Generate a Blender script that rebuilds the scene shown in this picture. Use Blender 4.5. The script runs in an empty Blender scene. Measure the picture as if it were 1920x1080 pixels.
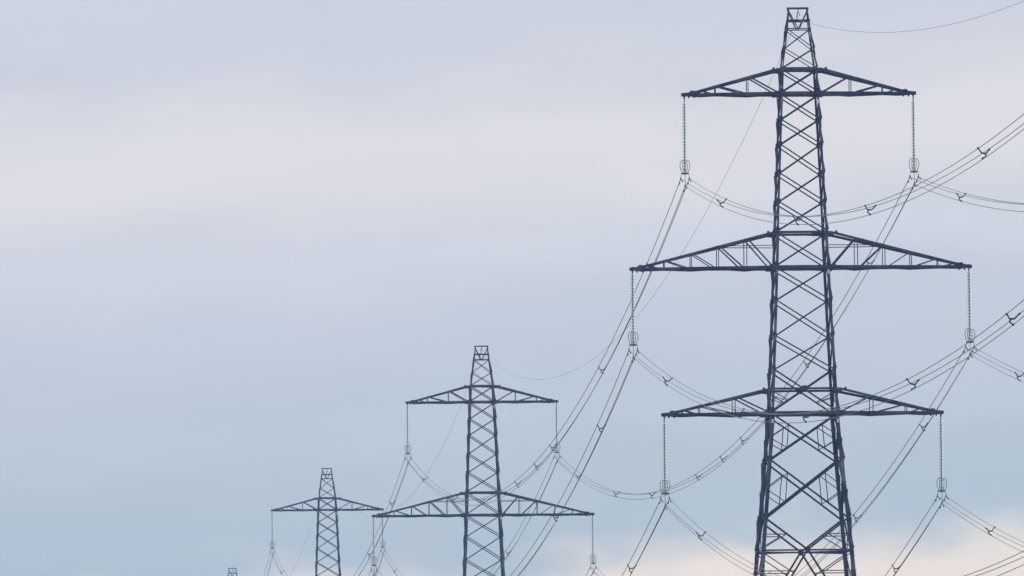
import bpy, math, random
from mathutils import Vector, Matrix
random.seed(7)
PI = math.pi
scene = bpy.context.scene
COL = scene.collection

# ------------------------------------------------------------------ camera
CAM_Z = 1.7
F_PX = 23040.0                                   # long telephoto, in pixels of a 1920 wide frame
PITCH, ROLL = math.atan((1680 - 540) / F_PX), -0.0110
cam_data = bpy.data.cameras.new("camera")
cam_data.sensor_width = 36.0
cam_data.lens = 36.0 * F_PX / 1920.0
cam_data.clip_start = 0.5
cam_data.clip_end = 60000.0
cam = bpy.data.objects.new("camera", cam_data)
COL.objects.link(cam)
cam.matrix_world = (Matrix.Translation((0, 0, CAM_Z)) @ Matrix.Rotation(PI / 2 + PITCH, 4, 'X')
                    @ Matrix.Rotation(ROLL, 4, 'Z'))
scene.camera = cam

# ------------------------------------------------------------------ render / colour
scene.render.engine = 'CYCLES'
scene.view_settings.view_transform = 'Standard'
scene.view_settings.look = 'None'
scene.view_settings.exposure = 0.0
scene.view_settings.gamma = 1.0
scene.cycles.use_denoising = True
scene.cycles.denoiser = 'OPENIMAGEDENOISE'
scene.cycles.denoising_input_passes = 'RGB_ALBEDO_NORMAL'
scene.cycles.denoising_prefilter = 'ACCURATE'
scene.cycles.denoising_quality = 'HIGH'
scene.cycles.max_bounces = 6
scene.cycles.volume_bounces = 1
scene.cycles.filter_width = 1.5


def lin(r, g, b, k=1.0):
    f = lambda c: ((c / 255) / 12.92 if c / 255 <= 0.04045 else ((c / 255 + 0.055) / 1.055) ** 2.4) * k
    return (f(r), f(g), f(b), 1.0)


# ------------------------------------------------------------------ world: overcast evening sky
SUN_EL, SUN_AZ = math.radians(24), math.radians(52)     # azimuth clockwise from the view direction
world = bpy.data.worlds.new("World")
scene.world = world
world.use_nodes = True
nt = world.node_tree
nt.nodes.clear()
N, L = nt.nodes.new, nt.links.new


def math_node(op, a, b=None, clamp=False):
    n = N('ShaderNodeMath')
    n.operation = op
    n.use_clamp = clamp
    for i, v in enumerate((a, b)):
        if v is None:
            continue
        if isinstance(v, (int, float)):
            n.inputs[i].default_value = v
        else:
            L(v, n.inputs[i])
    return n.outputs[0]


def range_node(v, a, b, c, d, smooth=False):
    n = N('ShaderNodeMapRange')
    n.interpolation_type = 'SMOOTHSTEP' if smooth else 'LINEAR'
    n.clamp = True
    L(v, n.inputs['Value'])
    for k, x in zip(('From Min', 'From Max', 'To Min', 'To Max'), (a, b, c, d)):
        n.inputs[k].default_value = x
    return n.outputs['Result']


def noise_node(vec, scale, loc, detail, rough=0.5):
    m = N('ShaderNodeMapping')
    m.inputs['Location'].default_value = loc
    m.inputs['Scale'].default_value = scale
    L(vec, m.inputs['Vector'])
    n = N('ShaderNodeTexNoise')
    n.inputs['Scale'].default_value = 1.0
    n.inputs['Detail'].default_value = detail
    n.inputs['Roughness'].default_value = rough
    L(m.outputs[0], n.inputs['Vector'])
    return n.outputs['Fac']


tc = N('ShaderNodeTexCoord')
direction = tc.outputs['Generated']
sep = N('ShaderNodeSeparateXYZ')
L(direction, sep.inputs[0])
dx, dy, dz = sep.outputs
elev = math_node('ARCSINE', dz)
broad = math_node('SUBTRACT', noise_node(direction, (22, 22, 60), (3.1, 0.4, 5.2), 2.0), 0.5)
fine = math_node('SUBTRACT', noise_node(direction, (60, 60, 210), (0.7, 8.4, 1.9), 3.0), 0.5)
tilt = math_node('MULTIPLY', dx, 0.075)
e1 = math_node('SUBTRACT', elev, tilt)
e1 = math_node('ADD', e1, math_node('MULTIPLY', broad, 0.013))
e1 = math_node('ADD', e1, math_node('MULTIPLY', fine, 0.006))
ramp = N('ShaderNodeValToRGB')
ramp.color_ramp.interpolation = 'EASE'
stops = [(0.000, (185, 201, 214)), (0.075, (184, 201, 214)), (0.146, (188, 203, 216)), (0.227, (196, 207, 220)),
         (0.336, (205, 211, 225)), (0.412, (216, 219, 229)), (0.488, (228, 226, 232)), (0.515, (229, 227, 232)), (0.620, (210, 214, 226)),
         (0.680, (211, 215, 227)), (1.000, (216, 219, 228))]
els = ramp.color_ramp.elements
while len(els) < len(stops):
    els.new(0.5)
for e, (p, c) in zip(els, stops):
    e.position = p
    e.color = lin(*c)
L(range_node(e1, 0.02, 0.10, 0.0, 1.0), ramp.inputs[0])
# warm, brighter cloud low down, higher to the right
warm_noise = math_node('SUBTRACT', noise_node(direction, (62, 62, 150), (5.3, 2.2, 0.6), 3.0), 0.5)
e2 = math_node('SUBTRACT', elev, math_node('MULTIPLY', dx, 0.090))
e2 = math_node('ADD', e2, math_node('MULTIPLY', warm_noise, 0.017))
warm = range_node(e2, 0.0222, 0.0302, 0.95, 0.0, True)
mixw = N('ShaderNodeMix')
mixw.data_type = 'RGBA'
L(warm, mixw.inputs['Factor'])
L(ramp.outputs[0], mixw.inputs['A'])
mixw.inputs['B'].default_value = lin(255, 239, 224, 1.05)
# an overcast sky is brighter towards the zenith
wisps = math_node('SUBTRACT', noise_node(direction, (55, 55, 190), (9.1, 3.3, 7.7), 4.0, 0.55), 0.5)
zen = math_node('MULTIPLY', range_node(elev, 0.12, 1.3, 1.0, 1.9, True),
                math_node('ADD', math_node('MULTIPLY', wisps, 0.09), 1.0))
zmul = N('ShaderNodeVectorMath')
zmul.operation = 'SCALE'
L(mixw.outputs['Result'], zmul.inputs[0])
L(zen, zmul.inputs['Scale'])
bg_cloud = N('ShaderNodeBackground')
bg_cloud.inputs['Strength'].default_value = 1.0
L(zmul.outputs[0], bg_cloud.inputs['Color'])
sky = N('ShaderNodeTexSky')
sky.sky_type = 'NISHITA'
sky.sun_disc = False
sky.sun_elevation = SUN_EL
sky.sun_rotation = SUN_AZ
bg_sky = N('ShaderNodeBackground')
bg_sky.inputs['Strength'].default_value = 0.10
L(sky.outputs[0], bg_sky.inputs['Color'])
mixs = N('ShaderNodeMixShader')
mixs.inputs[0].default_value = 0.95                    # cloud cover
L(bg_sky.outputs[0], mixs.inputs[1])
L(bg_cloud.outputs[0], mixs.inputs[2])
outw = N('ShaderNodeOutputWorld')
L(mixs.outputs[0], outw.inputs['Surface'])

sun_data = bpy.data.lights.new("sun", 'SUN')
sun_data.energy = 1.1
sun_data.angle = math.radians(14)
sun_data.color = (1.0, 0.93, 0.84)
sun = bpy.data.objects.new("sun", sun_data)
COL.objects.link(sun)
to_sun = Vector((math.sin(SUN_AZ) * math.cos(SUN_EL), math.cos(SUN_AZ) * math.cos(SUN_EL), math.sin(SUN_EL)))
sun.rotation_euler = to_sun.to_track_quat('Z', 'Y').to_euler()
sun.location = (60, 300, 120)


# ------------------------------------------------------------------ materials
def material(name, base, rough=0.6, metal=0.0, var=0.0, var_scale=3.0, base2=None, **extra):
    m = bpy.data.materials.new(name)
    m.use_nodes = True
    t = m.node_tree
    p = t.nodes['Principled BSDF']
    p.inputs['Base Color'].default_value = (*base, 1)
    p.inputs['Roughness'].default_value = rough
    p.inputs['Metallic'].default_value = metal
    for k, v in extra.items():
        p.inputs[k.replace('_', ' ')].default_value = v
    if base2:
        c = t.nodes.new('ShaderNodeTexCoord')
        n = t.nodes.new('ShaderNodeTexNoise')
        n.inputs['Scale'].default_value = var_scale
        n.inputs['Detail'].default_value = 5
        n.inputs['Roughness'].default_value = 0.65
        t.links.new(c.outputs['Object'], n.inputs['Vector'])
        r = t.nodes.new('ShaderNodeValToRGB')
        r.color_ramp.elements[0].position = 0.40
        r.color_ramp.elements[1].position = 0.70
        r.color_ramp.elements[0].color = (*base, 1)
        r.color_ramp.elements[1].color = (*base2, 1)
        t.links.new(n.outputs['Fac'], r.inputs[0])
        t.links.new(r.outputs[0], p.inputs['Base Color'])
    return m


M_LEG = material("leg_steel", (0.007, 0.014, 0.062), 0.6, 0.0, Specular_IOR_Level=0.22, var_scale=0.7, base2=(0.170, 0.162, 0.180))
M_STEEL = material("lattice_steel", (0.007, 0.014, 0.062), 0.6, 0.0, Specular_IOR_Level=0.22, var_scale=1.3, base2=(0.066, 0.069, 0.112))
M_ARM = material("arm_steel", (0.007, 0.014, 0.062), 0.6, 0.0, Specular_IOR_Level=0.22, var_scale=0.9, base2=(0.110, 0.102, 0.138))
M_FIT = material("fitting_steel", (0.09, 0.09, 0.10), 0.5, 0.3)
M_PIN = material("insulator_caps", (0.07, 0.10, 0.10), 0.5, 0.2)
M_GLASS = material("green_glass", (0.41, 0.59, 0.53), 0.4, 0.0, Transmission_Weight=0.45, IOR=1.5)
M_WIRE = material("aluminium_wire", (0.20, 0.19, 0.20), 0.55, 0.3)
M_EARTH = material("earth_wire", (0.30, 0.29, 0.30), 0.55, 0.3)
M_SPACER = material("spacer_metal", (0.055, 0.05, 0.06), 0.6, 0.2)
M_WHITE = material("white_plate", (0.78, 0.76, 0.72), 0.4)
M_ORANGE = material("orange_plate", (0.42, 0.22, 0.11), 0.5)
M_CREAM = material("cream_plate", (0.74, 0.64, 0.42), 0.5)
M_CONC = material("concrete", (0.32, 0.31, 0.29), 0.9, var_scale=2.0, base2=(0.24, 0.235, 0.22))


# ------------------------------------------------------------------ mesh collector
class MB:
    def __init__(self):
        self.v, self.f, self.smooth = [], [], []

    def _add(self, vs, fs, smooth=False):
        o = len(self.v)
        self.v += [tuple(p) for p in vs]
        self.f += [tuple(i + o for i in q) for q in fs]
        self.smooth += [smooth] * len(fs)

    def angle(self, a, b, w, t, u, v=None):
        """steel angle from a to b; the corner runs along a-b, flanges along u and v"""
        a, b, u = Vector(a), Vector(b), Vector(u)
        d = (b - a).normalized()
        u = (u - d * u.dot(d)).normalized()
        v = d.cross(u) if v is None else (Vector(v) - d * Vector(v).dot(d)).normalized()
        prof = [(0, 0), (w, 0), (w, t), (t, t), (t, w), (0, w)]
        vs = [p + u * x + v * y for p in (a, b) for x, y in prof]
        fs = [(i, (i + 1) % 6, 6 + (i + 1) % 6, 6 + i) for i in range(6)]
        fs += [(3, 2, 1, 0), (5, 4, 3, 0), (6, 7, 8, 9), (6, 9, 10, 11)]
        if d.dot(u.cross(v)) < 0:
            fs = [q[::-1] for q in fs]
        self._add(vs, fs)

    def box(self, c, sx, sy, sz, mat=None):
        c = Vector(c)
        vs = []
        for x in (-.5, .5):
            for y in (-.5, .5):
                for z in (-.5, .5):
                    p = Vector((x * sx, y * sy, z * sz))
                    vs.append(c + (mat @ p if mat else p))
        self._add(vs, [(0, 1, 3, 2), (4, 6, 7, 5), (0, 4, 5, 1), (2, 3, 7, 6), (0, 2, 6, 4), (1, 5, 7, 3)])

    def plate(self, pts, n, t):
        """flat plate of outline pts, thickness t along n"""
        n = Vector(n).normalized() * t
        k = len(pts)
        vs = [Vector(p) for p in pts] + [Vector(p) + n for p in pts]
        self._add(vs, [tuple(range(k))[::-1], tuple(range(k, 2 * k))] +
                  [(i, (i + 1) % k, k + (i + 1) % k, k + i) for i in range(k)])

    def tube(self, pts, r, sides=6, closed=False):
        pts = [Vector(p) for p in pts]
        n = len(pts)
        rs = r if isinstance(r, (list, tuple)) else [r] * n
        ref = None
        vs = []
        for i, p in enumerate(pts):
            if closed:
                d = pts[(i + 1) % n] - pts[i - 1]
            else:
                d = pts[min(i + 1, n - 1)] - pts[max(i - 1, 0)]
            d.normalize()
            if ref is None:
                ref = Vector((0, 0, 1)) if abs(d.z) < 0.9 else Vector((1, 0, 0))
            ref = (ref - d * ref.dot(d)).normalized()
            s = d.cross(ref)
            for k in range(sides):
                a = 2 * PI * k / sides
                vs.append(p + ref * (math.cos(a) * rs[i]) + s * (math.sin(a) * rs[i]))
        fs = []
        for i in range(n if closed else n - 1):
            j = (i + 1) % n
            for k in range(sides):
                m = (k + 1) % sides
                fs.append((i * sides + k, i * sides + m, j * sides + m, j * sides + k))
        if not closed:
            fs += [tuple(range(sides))[::-1], tuple(range((n - 1) * sides, n * sides))]
        self._add(vs, fs, True)

    def lathe(self, prof, z0=0.0, sides=14):
        """profile of (radius, z)"""
        vs, fs = [], []
        for r, z in prof:
            for k in range(sides):
                a = 2 * PI * k / sides
                vs.append((r * math.cos(a), r * math.sin(a), z0 + z))
        for i in range(len(prof) - 1):
            for k in range(sides):
                m = (k + 1) % sides
                fs.append((i * sides + k, i * sides + m, (i + 1) * sides + m, (i + 1) * sides + k))
        fs += [tuple(range(sides))[::-1], tuple(range((len(prof) - 1) * sides, len(prof) * sides))]
        self._add(vs, fs, True)

    def build(self, name, mat, parent=None, label=None):
        me = bpy.data.meshes.new(name)
        me.from_pydata(self.v, [], self.f)
        me.polygons.foreach_set('use_smooth', self.smooth)
        me.materials.append(mat)
        me.update()
        o = bpy.data.objects.new(name, me)
        COL.objects.link(o)
        if parent:
            o.parent = parent
        if label:
            o['label'] = label
        return o


def tag(o, label, cat, group=None):
    o['label'], o['category'] = label, cat
    if group:
        o['group'] = group
    return o


def empty(name, loc, rz=0.0):
    o = bpy.data.objects.new(name, None)
    COL.objects.link(o)
    o.location = loc
    o.rotation_euler = (0, 0, rz)
    return o


def copy_tree(o, parent=None):
    kids = [c for c in CHILDREN.get(o.name, [])]
    c = o.copy()
    COL.objects.link(c)
    if parent:
        c.parent = parent
    for k in kids:
        copy_tree(k, c)
    return c


CHILDREN = {}


def index_children():
    CHILDREN.clear()
    for o in bpy.data.objects:
        if o.parent:
            CHILDREN.setdefault(o.parent.name, []).append(o)


def lerp(a, b, t):
    return Vector(a) * (1 - t) + Vector(b) * t


# ------------------------------------------------------------------ where the line of pylons runs
SPAN = Vector((-19.79, 388.8, 0))
LINE_ROT = math.atan2(19.79, 388.8)
TOWER_H = 50.3
TOWERS = [Vector((16.955, 720.0, 53.635 - TOWER_H)), Vector((-2.83, 1108.8, 51.38 - TOWER_H)),
          Vector((-22.815, 1497.6, 54.06 - TOWER_H)), Vector((-43.4, 1886.4, 52.47 - TOWER_H))]
T_BEFORE = Vector((16.955 + 19.79, 720 - 388.8, 53.635 - 0.5 - TOWER_H))


# ------------------------------------------------------------------ ground
def ground_z(x, y):
    z = 0.0
    for t in [T_BEFORE] + TOWERS:
        r2 = (x - t.x) ** 2 + (y - t.y) ** 2
        z += t.z * math.exp(-r2 / (2 * 120.0 ** 2))
    return z


def make_ground():
    xs = sorted(set([-9000, -5000, -3000, -2000, -1200] + list(range(-800, 801, 40)) + [1200, 2000, 3000, 5000, 9000]))
    ys = sorted(set([-3000, -1500, -600] + list(range(-200, 2401, 40)) + [2800, 3400, 4500, 6000, 9000, 12000]))
    vs = [(x, y, ground_z(x, y)) for y in ys for x in xs]
    k = len(xs)
    fs = [(j * k + i, j * k + i + 1, (j + 1) * k + i + 1, (j + 1) * k + i)
          for j in range(len(ys) - 1) for i in range(k - 1)]
    m = MB()
    m._add(vs, fs, True)
    g = m.build("ground", material("field_grass", (0.045, 0.075, 0.022), 0.95, var_scale=0.05, base2=(0.085, 0.105, 0.040)))
    g['kind'] = 'structure'
    g['label'] = 'open green field under the pylons'


make_ground()

# ------------------------------------------------------------------ pylon
H = lambda y: TOWER_H - (y - 14) / 32.0             # height above the base of a level measured on the near pylon
WIDTHS = [(14, 36), (54, 45), (92, 57), (130, 66.5), (177, 72.5), (437, 95.5), (503, 101.5), (696, 117),
          (777, 126), (866, 141), (974, 160), (1036, 172), (1190, 199), (1624, 273)]


def half_w(y):
    for (y0, w0), (y1, w1) in zip(WIDTHS, WIDTHS[1:]):
        if y <= y1:
            t = (y - y0) / (y1 - y0)
            return (w0 + (w1 - w0) * t) / 64.0
    return WIDTHS[-1][1] / 64.0


def half_d(y):
    """half depth of the body: square, closing to a ridge at the very top"""
    if y >= 54:
        return half_w(y)
    return 0.16 + (half_w(54) - 0.16) * (y - 14) / 40.0


def corner(sx, sy, y, inset=0.0):
    return Vector((sx * (half_w(y) - inset), sy * (half_d(y) - inset), H(y)))


def leg_size(y):
    return 0.075 if y < 130 else 0.12 if y < 437 else 0.155 if y < 777 else 0.215 if y < 1036 else 0.24


def face_point(face, s, y, off=0.0):
    """point at lateral fraction s (-1..1) on a face; off is outward"""
    w, d = half_w(y), half_d(y)
    if face == 'front':
        return Vector((s * w, -d - off, H(y)))
    if face == 'back':
        return Vector((s * w, d + off, H(y)))
    if face == 'west':
        return Vector((-w - off, s * d, H(y)))
    return Vector((w + off, s * d, H(y)))


NORMAL = {'front': Vector((0, -1, 0)), 'back': Vector((0, 1, 0)), 'west': Vector((-1, 0, 0)), 'east': Vector((1, 0, 0))}
FACES = ('front', 'back', 'west', 'east')
# X panels: (top level, bottom level, member width)
PANELS = [(56, 92, .055), (93, 128, .055), (134, 174, .085), (181, 226, .085), (227, 273, .085), (274, 327, .085),
          (328, 381, .085), (382, 435, .085), (442, 500, .085), (507, 566, .085), (567, 633, .085), (634, 696, .085),
          (698, 774, .105), (782, 866, .11), (867, 974, .12)]


def face_bar(m, face, s0, y0, s1, y1, w, off=0.006, t=0.014):
    """angle lying on a face; off > 0 outside it, off < 0 inside it"""
    n = NORMAL[face]
    a, b = face_point(face, s0, y0, off), face_point(face, s1, y1, off)
    d = (b - a).normalized()
    side = d.cross(n).normalized()
    a, b = a - side * w / 2, b - side * w / 2
    m.angle(a, b, w, t, side, n if off >= 0 else -n)


def gusset(m, face, s, y, size, off=0.004):
    n = NORMAL[face]
    c = face_point(face, s, y, off)
    lat = Vector((1, 0, 0)) if face in ('front', 'back') else Vector((0, 1, 0))
    up = Vector((0, 0, 1))
    a, b = size
    pts = [c + lat * (x * a) + up * (z * b) for x, z in ((-.5, -.35), (-.35, -.5), (.35, -.5), (.5, -.35), (.5, .35), (.35, .5), (-.35, .5), (-.5, .35))]
    m.plate(pts, n, 0.012)


def make_pylon():
    root = empty("pylon", (0, 0, 0))
    # legs, with lapped splices, node gussets and step bolts
    for sx in (-1, 1):
        for sy in (-1, 1):
            m = MB()
            ys = [16, 54, 130, 281, 437, 600, 777, 900, 1036, 1190, 1400, 1630]
            for y0, y1 in zip(ys, ys[1:]):
                w = leg_size((y0 + y1) / 2)
                m.angle(corner(sx, sy, y0), corner(sx, sy, y1), w, 0.02, (-sx, 0, 0), (0, -sy, 0))
            for y in (92, 229, 330, 437, 569, 636, 698, 777, 869, 976, 1036, 1190, 1400):       # splice covers
                w = leg_size(y + 3) + 0.012
                c0, c1 = corner(sx, sy, y - 6, -0.014), corner(sx, sy, y + 13, -0.014)
                m.angle(c0, c1, w, 0.022, (-sx, 0, 0), (0, -sy, 0))
            if sx == sy:
                z = 3.2
                k = 0
                while z < TOWER_H - 4:
                    y = 14 + (TOWER_H - z) * 32
                    c = corner(sx, sy, y)
                    q = c + (Vector((sx * 0.13, -sy * 0.07, 0)) if k % 2 else Vector((-sx * 0.07, sy * 0.13, 0)))
                    m.tube([c + Vector((-sx * .04 * (k % 2 == 0), -sy * .04 * (k % 2), 0)) , q], 0.010, 4)
                    z += 0.38
                    k += 1
            m.build("leg", M_LEG, root)
    # cross bracing of each face
    for face in FACES:
        fl = -1 if face in ('back', 'east') else 1
        for (y0, y1, w) in PANELS:
            m = MB()
            mk = 0.93
            face_bar(m, face, -mk, y1, mk, y0, w, 0.008)
            face_bar(m, face, -mk, y0, mk, y1, w * 0.92, -0.008)
            if y0 > 130:
                gs = (0.12 if face in ('front', 'back') else 0.04) + w
                for s in (-1, 1):
                    gusset(m, face, s * (1 - 0.06 / half_w(y1)), y1 - 1, (gs, gs * 1.6), 0.003)
            o = m.build("cross_brace", M_STEEL, root)
            if y0 >= 782:                                # redundant members of the big lower panels
                yc = y0 + (y1 - y0) * half_w(y0) / (half_w(y0) + half_w(y1))
                ym = (y0 + y1) / 2
                for s in (-1, 1):
                    r = MB()
                    ya, yb = (y0 + yc) / 2, (y1 + yc) / 2
                    face_bar(r, face, s * .97, ym, s * .5 * half_w(y0) / half_w(ya), ya, .05, -0.02)
                    face_bar(r, face, s * .97, ym + 2, s * .5 * half_w(y1) / half_w(yb), yb, .05, 0.02)
                    face_bar(r, face, s * .5 * half_w(y0) / half_w(ya), ya, s * .5 * half_w(y1) / half_w(yb), yb, .05, 0.03)
                    r.build("redundant_brace", M_STEEL, root)
            if y0 == 698:
                for s in (-1, 1):
                    r = MB()
                    yb = 755
                    face_bar(r, face, s * .97, 738, s * .5, yb - 1, .05, 0.02)
                    face_bar(r, face, s * .97, 747, s * .5, yb + 1, .045, -0.02)
                    r.build("redundant_brace", M_STEEL, root)
        # inverted K down to the wide horizontal, K below it
        m = MB()
        for s in (-1, 1):
            face_bar(m, face, s * .95, 977, s * .02, 1034, .11, 0.008)
        gusset(m, face, 0, 1036, (0.30, 0.36), 0.02)
        m.build("cross_brace", M_STEEL, root)
        m = MB()
        for s in (-1, 1):
            face_bar(m, face, s * .02, 1038, s * .95, 1188, .11, 0.008)
        m.build("cross_brace", M_STEEL, root)
        m = MB()
        for s in (-1, 1):
            face_bar(m, face, s * .02, 1192, s * .96, 1600, .12, 0.008)
        m.build("cross_brace", M_STEEL, root)
        for s in (-1, 1):
            r = MB()
            face_bar(r, face, s * .97, 1006, s * .49, 1006, .055, -0.02)
            face_bar(r, face, s * .49, 1007, s * .97, 1032, .055, 0.02)
            r.build("redundant_brace", M_STEEL, root)
            r = MB()
            face_bar(r, face, s * .97, 1040, s * .28, 1080, .06, -0.02)
            face_bar(r, face, s * .97, 1075, s * .27, 1075, .055, 0.02)
            face_bar(r, face, s * .97, 1078, s * .5, 1113, .055, -0.02)
            face_bar(r, face, s * .97, 1113, s * .5, 1113, .055, 0.02)
            r.build("redundant_brace", M_STEEL, root)
            r = MB()
            face_bar(r, face, s * .97, 1200, s * .5, 1396, .06, -0.02)
            face_bar(r, face, s * .97, 1396, s * .5, 1396, .055, 0.02)
            r.build("redundant_brace", M_STEEL, root)
        # horizontal beams
        for y, w in ((55, .06), (131, .165), (177, .175), (439, .14), (504, .175), (733, .125), (778, .175), (1036, .10), (1190, .11)):
            if face in ('west', 'east') and y == 733:
                continue
            m = MB()
            a, b = face_point(face, -1.0, y, 0.016), face_point(face, 1.0, y, 0.016)
            a.z += w / 2
            b.z += w / 2
            m.angle(a, b, w, 0.016, (0, 0, -1), -NORMAL[face])
            if y == 733:
                gusset(m, face, 0, 733, (0.34, 0.36), 0.03)
            m.build("horizontal_beam", M_ARM if y in (131, 177, 504, 778) else M_STEEL, root)
    # diaphragm bracing inside the body at arm levels
    for y in (131, 177, 439, 504, 778, 1036, 1190):
        m = MB()
        m.angle(corner(-1, -1, y, .06) - Vector((0, 0, .06)), corner(1, 1, y, .06) - Vector((0, 0, .06)), .07, .012, (0, 0, -1))
        m.angle(corner(-1, 1, y, .06) - Vector((0, 0, .03)), corner(1, -1, y, .06) - Vector((0, 0, .03)), .07, .012, (0, 0, -1))
        m.build("diaphragm_brace", M_STEEL, root)
    # earth wire peak
    m = MB()
    w = half_w(14)
    for sy in (-1, 1):
        m.angle((-w - .07, sy * .15, H(14)), (w + .07, sy * .15, H(14)), .10, .014, (0, 0, -1), (0, -sy, 0))
    m.plate([(-w, -.14, H(14)), (w, -.14, H(14)), (w, .14, H(14)), (-w, .14, H(14))], (0, 0, -1), .012)
    m.build("peak_beam", M_STEEL, root)
    for sy in (-1, 1):
        m = MB()
        a, b = corner(-1, sy, 37.5), corner(1, sy, 37.5)
        m.angle(a, b, .11, .014, (0, 0, -1), (0, -sy, 0))
        m.build("peak_beam", M_STEEL, root)
    for sy, face in ((-1, 'front'), (1, 'back')):
        m = MB()
        for s in (-1, 1):
            a, b = corner(s, sy, 17), Vector((s * .02, sy * half_d(54), H(54)))
            m.angle(a, b, .065, .012, (s, 0, 0), (0, -sy, 0))
        m.build("peak_brace", M_STEEL, root)
    for s, face in ((-1, 'west'), (1, 'east')):
        m = MB()
        m.angle(corner(s, -1, 37), corner(s, 1, 54), .05, .01, (s, 0, 0))
        m.angle(corner(s, 1, 37), corner(s, -1, 54), .05, .01, (-s, 0, 0))
        m.build("peak_brace", M_STEEL, root)
    m = MB()
    zt = H(14) - .02
    m.tube([(0.02, 0, zt), (0.02, 0, zt - .22), (-.02, 0, zt - .30), (-.05, 0, zt - .62)], [.022, .022, .03, .03], 6)
    m.box((0.02, 0, zt - .06), .10, .06, .10)
    m.tube([(-.05, -.28, zt - .70), (-.05, 0, zt - .66), (-.05, .28, zt - .70)], .035, 6)
    m.tube([(.03, 0, zt - .26), (.10, -.03, zt - .34), (.10, -.03, zt - .46), (.15, -.03, zt - .50)], .02, 5)
    m.build("earth_wire_clamp", M_FIT, root)
    # cross-arms
    arms = [  # top level, bottom level, tip reach, vertical strut stations (m from axis), tie station
        (131, 177, 6.89, [5.80, 4.90, 3.00], None),
        (439, 504, 10.05, [8.02, 6.44, 4.86, 3.23], 4.86),
        (733, 778, 8.28, [7.05, 6.05, 4.02], None),
    ]
    for yt, yb, reach, stations, tie in arms:
        for sx in (-1, 1):
            m = MB()
            zt, zb = H(yt) + .05, H(yb)
            wt, wb = half_w(yt), half_w(yb)
            hinge_x = wt + .50
            tip_x = reach - .62
            rt, rb = {}, {}
            cw = .165 if reach < 7 else .15

            def top_pt(x, sy):
                if x <= hinge_x:
                    return Vector((sx * x, sy * (wt - (x - wt) * .1), zt - (x - wt) * .12))
                t = (x - hinge_x) / (tip_x - hinge_x)
                return lerp((sx * hinge_x, sy * (wt - .05), zt - .06), (sx * tip_x, sy * .16, zb + .17), t)

            def bot_pt(x, sy):
                t = (x - wb) / (reach - .2 - wb)
                return lerp((sx * wb, sy * wb, zb), (sx * (reach - .2), sy * .10, zb), t)

            for sy in (-1, 1):
                m.angle(top_pt(wt, sy), top_pt(hinge_x, sy), cw, .018, (0, 0, -1), (0, -sy, 0))
                m.angle(top_pt(hinge_x - .05, sy), top_pt(tip_x, sy), cw, .018, (0, 0, -1), (0, -sy, 0))
                a, b = bot_pt(wb, sy), bot_pt(reach - .22, sy)
                a.z -= cw / 2
                b.z -= cw / 2
                m.angle(a, b, cw, .018, (0, 0, 1), (0, -sy, 0))
                # hinge block and gusset where the arm meets the body
                m.box(top_pt(hinge_x, sy) + Vector((0, sy * .03, .02)), .14, .05, .13)
                m.box(top_pt(wt + .08, sy) + Vector((0, sy * .02, -.10)), .40, .022, .20)
                m.box(bot_pt(wb + .12, sy) + Vector((0, sy * .014, 0)), .50, .022, .26)
                m.box(top_pt(tip_x, sy) + Vector((0, sy * .02, -.03)), .22, .05, .20)
            # plan bracing between the two bottom chords, and between the top chords
            xs = [wb + .1] + sorted(stations) + [reach - .55]
            for i in range(len(xs) - 1):
                s = 1 if i % 2 else -1
                a, b = bot_pt(xs[i], s), bot_pt(xs[i + 1], -s)
                dz = Vector((0, 0, -.075))
                m.angle(a + dz, b + dz, .06, .01, (0, 0, -1))
                a, b = bot_pt(xs[i + 1], s * .96), bot_pt(xs[i + 1], -s * .96)
                m.angle(a + dz * .8, b + dz * .8, .06, .01, (0, 0, 1))
                if xs[i] > wt + .2 and xs[i + 1] < tip_x:
                    a, b = top_pt(xs[i], s), top_pt(xs[i + 1], -s)
                    m.angle(a, b, .05, .01, (0, 0, -1))
            arm = m.build("cross_arm", M_ARM, root)
            # blunt tip with hanger and lugs
            t = MB()
            for sy in (-1, 1):
                t.plate([(sx * (reach - .95), sy * .125, zb - .09), (sx * (reach + .02), sy * .105, zb - .09),
                         (sx * (reach + .02), sy * .105, zb + .10), (sx * (reach - .35), sy * .11, zb + .13),
                         (sx * (reach - .95), sy * .125, zb + .26)][::(-1 if sx * sy > 0 else 1)], (0, sy, 0), .016)
            t.box((sx * (reach - .02), 0, zb), .06, .23, .19)
            t.box((sx * (reach - .16), 0, zb - .10), .12, .16, .05)
            for k, ddx in enumerate((.42, .74)):
                t.plate([(sx * (reach - ddx - .08), -.05, zb - .08), (sx * (reach - ddx + .07), -.05, zb - .08),
                         (sx * (reach - ddx + .03), -.05, zb - .20), (sx * (reach - ddx - .03), -.05, zb - .20)], (0, 1, 0), .05)
            t.tube([(sx * (reach - .16), 0, zb - .10), (sx * (reach - .16), 0, zb - .24)], .035, 6)
            t.build("tip_plate", M_ARM, arm)
            # web members: verticals and diagonals of both arm faces
            body_first = sorted(stations)
            for sy in (-1, 1):
                for i, x in enumerate(body_first):
                    v = MB()
                    a, b = bot_pt(x, sy), top_pt(x, sy)
                    y_off = Vector((0, -sy * .02, 0))
                    v.angle(a + y_off, b + y_off - Vector((0, 0, .05)), .05, .010, (sx, 0, 0), (0, -sy, 0))
                    v.build("web_strut", M_STEEL, arm)
                    d = MB()
                    xe = (body_first[i - 1] + .32) if i else wb + .22
                    dw = .085 if x < 4.95 else .06
                    a, b = top_pt(x - .02, sy) - Vector((0, 0, .08)), bot_pt(xe, sy) + Vector((0, 0, .03))
                    y_off = Vector((0, -sy * .035, 0))
                    d.angle(a + y_off, b + y_off, dw, .010, (0, 0, 1), (0, -sy, 0))
                    d.build("web_diagonal", M_STEEL, arm)
                d = MB()
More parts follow.
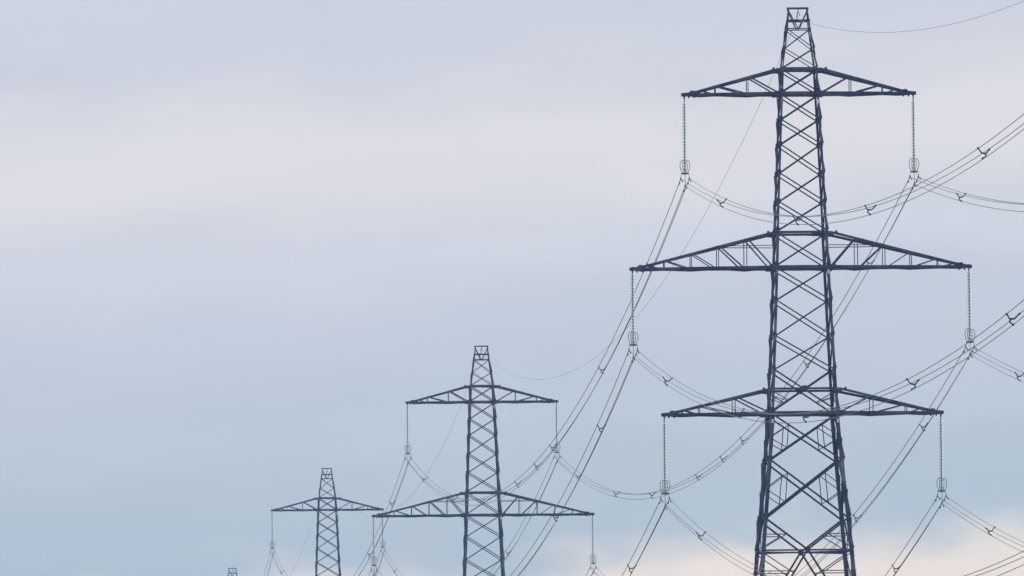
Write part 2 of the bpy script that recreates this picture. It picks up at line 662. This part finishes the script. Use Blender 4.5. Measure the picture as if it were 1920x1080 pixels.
                a, b = top_pt(tip_x - .25, sy) - Vector((0, 0, .05)), bot_pt(max(stations) + .25, sy)
                d.angle(a, b, .05, .010, (0, 0, 1), (0, -sy, 0))
                d.build("web_diagonal", M_STEEL, arm)
                if tie:
                    p = top_pt(tie, sy) - Vector((0, 0, .02))
                    yy = 14 + (TOWER_H - p.z) * 32
                    h = MB()
                    h.angle(p, (sx * (half_w(yy) + .02), sy * half_d(yy), p.z), .045, .010, (0, 0, -1), (0, -sy, 0))
                    h.build("web_tie", M_STEEL, arm)
    # coloured circuit plates under each arm level
    for yb, ml, mr in ((193, M_ORANGE, M_WHITE), (514, M_ORANGE, M_WHITE), (794, M_WHITE, M_CREAM)):
        for s, mt in ((-1, ml), (1, mr)):
            m = MB()
            c = face_point('front', s, yb, .05)
            c.x -= s * .10
            m.box(c, .11, .02, .24)
            m.build("circuit_plate", mt, root)
    # concrete footings
    for sx in (-1, 1):
        for sy in (-1, 1):
            m = MB()
            c = corner(sx, sy, 1624, .1)
            m.box((c.x, c.y, -.15), .9, .9, .9)
            m.build("footing", M_CONC, root)
    return root


pylon = make_pylon()
index_children()
P_LABEL = ['largest dark steel lattice pylon, rising past the top edge of three cross-arms',
           'mid-sized blue-grey lattice pylon with two of its cross-arms in view',
           'small hazy lattice pylon with only its top pair of arms in view',
           'pale tip of the most distant lattice pylon just clearing the bottom edge']
P_LABEL[0] = 'largest and darkest steel lattice pylon, with all three levels of cross-arms in view'
pylons = []
for i, t in enumerate(TOWERS):
    p = pylon if i == 0 else copy_tree(pylon)
    p.location = t
    p.rotation_euler = (0, 0, LINE_ROT)
    tag(p, P_LABEL[i], 'pylon', 'lattice pylons of the power line')
    pylons.append(p)

# ------------------------------------------------------------------ insulator strings
REACH = {'upper': 6.74, 'middle': 9.90, 'lower': 8.13}
ARM_Y = {'upper': 177, 'middle': 504, 'lower': 778}
CLAMP_DROP = {'upper': 10.02, 'middle': 20.06, 'lower': 28.79}       # top pair of wires below the pylon top
SUB = [(-0.25, 0.0), (0.25, 0.0), (0.0, -0.42)]                      # bundle of three wires


def make_string():
    """hangs down from its own origin; clamps 4.9 m below"""
    root = empty("insulator_string", (0, 0, 0))
    m = MB()
    m.tube([(0, 0, 0), (0, 0, -.34)], .03, 6)
    m.tube([(0, 0, -.30), (0, 0, -4.42)], .034, 8)
    m.box((0, 0, -.12), .09, .05, .16)
    m.build("pin_shaft", M_PIN, root)
    d = MB()
    d.lathe([(.045, .075), (.06, .06), (.06, .02), (.10, .008), (.142, -.035), (.140, -.05), (.11, -.03), (.05, -.02), (.035, -.07)], 0, 16)
    first = None
    for k in range(22):
        if first is None:
            first = o = d.build("disc", M_GLASS, root)
        else:
            o = first.copy()
            COL.objects.link(o)
        o.location = (0, 0, -.50 - k * .182)
    # lantern shaped arcing rings round the last discs
    for ang, wd in ((0.2, .30), (0.98, .27)):
        for s in (-1, 1):
            pts = []
            for x, z in ((.15, -4.56), (.22, -4.42), (.275, -4.24), (.285, -4.08), (.25, -3.92), (.16, -3.81), (0, -3.76)):
                x *= wd / .285
                pts.append((s * x * math.cos(ang), s * x * math.sin(ang), z))
            r = MB()
            fine_pts = []
            for i in range(len(pts) - 1):
                for q in range(3):
                    fine_pts.append(lerp(pts[i], pts[i + 1], q / 3))
            fine_pts.append(Vector(pts[-1]))
            r.tube(fine_pts, .0185, 6)
            r.build("arcing_ring", M_FIT, root)
    y = MB()
    y.plate([(-.19, -.02, -4.55), (.19, -.02, -4.55), (.25, -.02, -4.59), (.23, -.02, -4.625), (.06, -.02, -4.65), (-.06, -.02, -4.65), (-.23, -.02, -4.625), (-.25, -.02, -4.59)][::-1], (0, 1, 0), .04)
    y.tube([(0, 0, -4.40), (0, 0, -4.58)], .035, 6)
    y.build("yoke_plate", M_FIT, root)
    for x, dz in SUB:
        c = MB()
        z = -4.895 + dz
        c.tube([(x * .9, 0, -4.64), (x, 0, z + .05)], .016, 5)
        c.tube([(x, -.42, z - .055), (x, -.2, z - .018), (x, 0, z), (x, .2, z - .018), (x, .42, z - .055)], [.03, .042, .055, .042, .03], 7)
        c.box((x, 0, z + .05), .06, .14, .08)
        c.build("suspension_clamp", M_FIT, root)
    return root


string = make_string()
index_children()


def local_to_world(t, x, y, z):
    c, s = math.cos(LINE_ROT), math.sin(LINE_ROT)
    return Vector((t.x + c * x - s * y, t.y + s * x + c * y, t.z + z))


OWNER = ['the largest pylon', 'the mid-sized pylon', 'the small hazy pylon']
used = False
for i, levels in ((0, ('upper', 'middle', 'lower')), (1, ('upper', 'middle')), (2, ('upper',))):
    for lv in levels:
        for s, side in ((-1, 'left'), (1, 'right')):
            o = copy_tree(string) if used else string
            used = True
            zt = TOWER_H - CLAMP_DROP[lv] + 4.895
            o.location = local_to_world(TOWERS[i], s * REACH[lv], 0, zt)
            o.rotation_euler = (0, 0, LINE_ROT)
            tag(o, f"glass disc insulator string hanging from the {lv} {side} arm tip of {OWNER[i]}", 'insulator', 'insulator strings hanging from the arm tips')


# ------------------------------------------------------------------ conductors
def sag_point(a, b, sag, q):
    p = lerp(a, b, q)
    p.z -= 4 * sag * q * (1 - q)
    return p


C_, S_ = math.cos(LINE_ROT), math.sin(LINE_ROT)
ACROSS, ALONG = Vector((C_, S_, 0)), Vector((-S_, C_, 0))


def make_spacer():
    m = MB()
    P = lambda x, z: Vector((x, 0, z))
    m.tube([P(-.25, 0), P(-.20, -.07), P(-.16, -.16), P(-.08, -.20)], [.036, .03, .032, .04], 7)
    m.tube([P(.25, 0), P(.18, -.06), P(.13, -.13), P(.05, -.19), P(-.08, -.20)], [.036, .03, .032, .036, .04], 7)
    m.tube([P(-.08, -.20), P(-.13, -.26), P(-.12, -.33), P(-.05, -.38), P(0, -.42)], [.04, .036, .032, .03, .036], 7)
    for x, z in SUB:
        m.tube([(x, -.07, z), (x, .07, z)], .048, 7)
    return m


spacer_mesh_owner = None
damper_owner = None


def make_damper():
    m = MB()
    m.tube([(0, -.17, -.09), (0, 0, -.075), (0, .17, -.09)], .010, 5)
    m.tube([(0, -.22, -.095), (0, -.10, -.085)], .035, 7)
    m.tube([(0, .10, -.085), (0, .22, -.095)], .035, 7)
    m.box((0, 0, -.035), .04, .05, .10)
    return m


def bundle(a, b, sag, spacers, label, radius=0.02):
    global spacer_mesh_owner, damper_owner
    root = empty("conductor_bundle", a)
    tag(root, label, 'power line', 'bundled conductor wires')
    d = (b - a)
    horiz = Vector((d.x, d.y, 0)).normalized()
    rz = LINE_ROT
    for x, z in SUB:
        m = MB()
        off = ACROSS * x + Vector((0, 0, z))
        n = 72
        m.tube([sag_point(a, b, sag, k / n) + off - a for k in range(n + 1)], radius, 6)
        m.build("wire", M_WIRE, root)
    for q in spacers:
        p = sag_point(a, b, sag, q) - a
        if spacer_mesh_owner is None:
            o = spacer_mesh_owner = make_spacer().build("spacer", M_SPACER, root)
        else:
            o = spacer_mesh_owner.copy()
            COL.objects.link(o)
            o.parent = root
        o.location = p
        o.rotation_euler = (random.uniform(-.06, .06), random.uniform(-.14, .14), rz + random.uniform(-.05, .05) + (PI if abs(q - .504) < .001 else 0))
    for q0 in (1.15 / d.length, 1 - 1.15 / d.length):
        for x, z in SUB:
            p = sag_point(a, b, sag, q0) + ACROSS * x + Vector((0, 0, z)) - a
            if damper_owner is None:
                o = damper_owner = make_damper().build("damper", M_FIT, root)
            else:
                o = damper_owner.copy()
                COL.objects.link(o)
                o.parent = root
            o.location = p
            slope = (b.z - a.z - 4 * sag * (1 - 2 * q0)) / d.length * (1 if d.y > 0 else -1)
            o.rotation_euler = (math.atan(slope), 0, rz)
    return root


def clamp_point(t, lv, s):
    return local_to_world(t, s * REACH[lv], 0, TOWER_H - CLAMP_DROP[lv])


SP0 = [.081, .229, .348, .504, .625, .77, .915]
SP1 = [.085, .220, .376, .431, .502, .646, .768, .912]
SP2 = [.09, .228, .37, .50, .64, .77, .91]
near_sag = {('upper', -1): 10.02, ('upper', 1): 9.3, ('middle', -1): 9.82, ('middle', 1): 9.5, ('lower', -1): 9.66, ('lower', 1): 9.3}
far_sag = {('upper', -1): 9.95, ('upper', 1): 9.55, ('middle', -1): 9.4, ('middle', 1): 9.71, ('lower', -1): 9.0, ('lower', 1): 9.55}
SIDE = {-1: 'left', 1: 'right'}
for lv in ('upper', 'middle', 'lower'):
    for s in (-1, 1):
        bundle(clamp_point(TOWERS[0], lv, s), clamp_point(T_BEFORE, lv, s), near_sag[lv, s], SP0,
               f"triple wires from the largest pylon's {lv} {SIDE[s]} insulator out past the right edge", 0.017)
        bundle(clamp_point(TOWERS[0], lv, s), clamp_point(TOWERS[1], lv, s), far_sag[lv, s], SP1,
               f"triple wires from the largest pylon's {lv} {SIDE[s]} insulator down to the mid-sized pylon", 0.020)
for lv in ('upper', 'middle'):
    for s in (-1, 1):
        bundle(clamp_point(TOWERS[1], lv, s), clamp_point(TOWERS[2], lv, s), 9.5, SP2,
               f"triple wires from the mid-sized pylon's {lv} {SIDE[s]} insulator to the small hazy pylon", 0.020)
for s in (-1, 1):
    bundle(clamp_point(TOWERS[2], 'upper', s), clamp_point(TOWERS[3], 'upper', s), 9.5, SP2,
           f"triple wire bundle falling from the {SIDE[s]} insulator of the small hazy pylon", 0.020)

# ------------------------------------------------------------------ earth wire, peak to peak
EARTH = [(TOWERS[0], T_BEFORE, 8.06, -4.8, 'curving from the largest pylon peak past the top right'),
         (TOWERS[0], TOWERS[1], 9.4, 0, 'between the peaks of the largest and mid-sized pylons'),
         (TOWERS[1], TOWERS[2], 9.4, 0, 'between the peaks of the mid-sized and small hazy pylons'),
         (TOWERS[2], TOWERS[3], 9.4, 0, 'from the small hazy pylon peak to the distant tip')]
for a, b, sag, dz, words in EARTH:
    pa = local_to_world(a, -.05, 0, TOWER_H - .70)
    pb = local_to_world(b, -.05, 0, TOWER_H - .70 + dz)
    m = MB()
    m.tube([sag_point(pa, pb, sag, k / 72) - pa for k in range(73)], 0.0105, 6)
    o = m.build("earth_wire", M_EARTH)
    o.location = pa
    tag(o, 'thin faint earth wire ' + words, 'wire', 'earth wires between the pylon peaks')

# ------------------------------------------------------------------ haze: one box of even, pale air
HAZE_DENSITY = 0.00014
hz = MB()
hz.box((0, 4500, 28.5), 18400, 15400, 59)
hm = bpy.data.materials.new("haze_air")
hm.use_nodes = True
ht = hm.node_tree
ht.nodes.clear()
pv = ht.nodes.new('ShaderNodeVolumePrincipled')
pv.inputs['Color'].default_value = (0.38, 0.60, 1.0, 1)
pv.inputs['Density'].default_value = HAZE_DENSITY
pv.inputs['Anisotropy'].default_value = 0.2
ho = ht.nodes.new('ShaderNodeOutputMaterial')
ht.links.new(pv.outputs[0], ho.inputs['Volume'])
haze = hz.build("haze", hm)
haze['kind'] = 'stuff'
haze['label'] = 'thin pale haze in the air along the line of pylons'
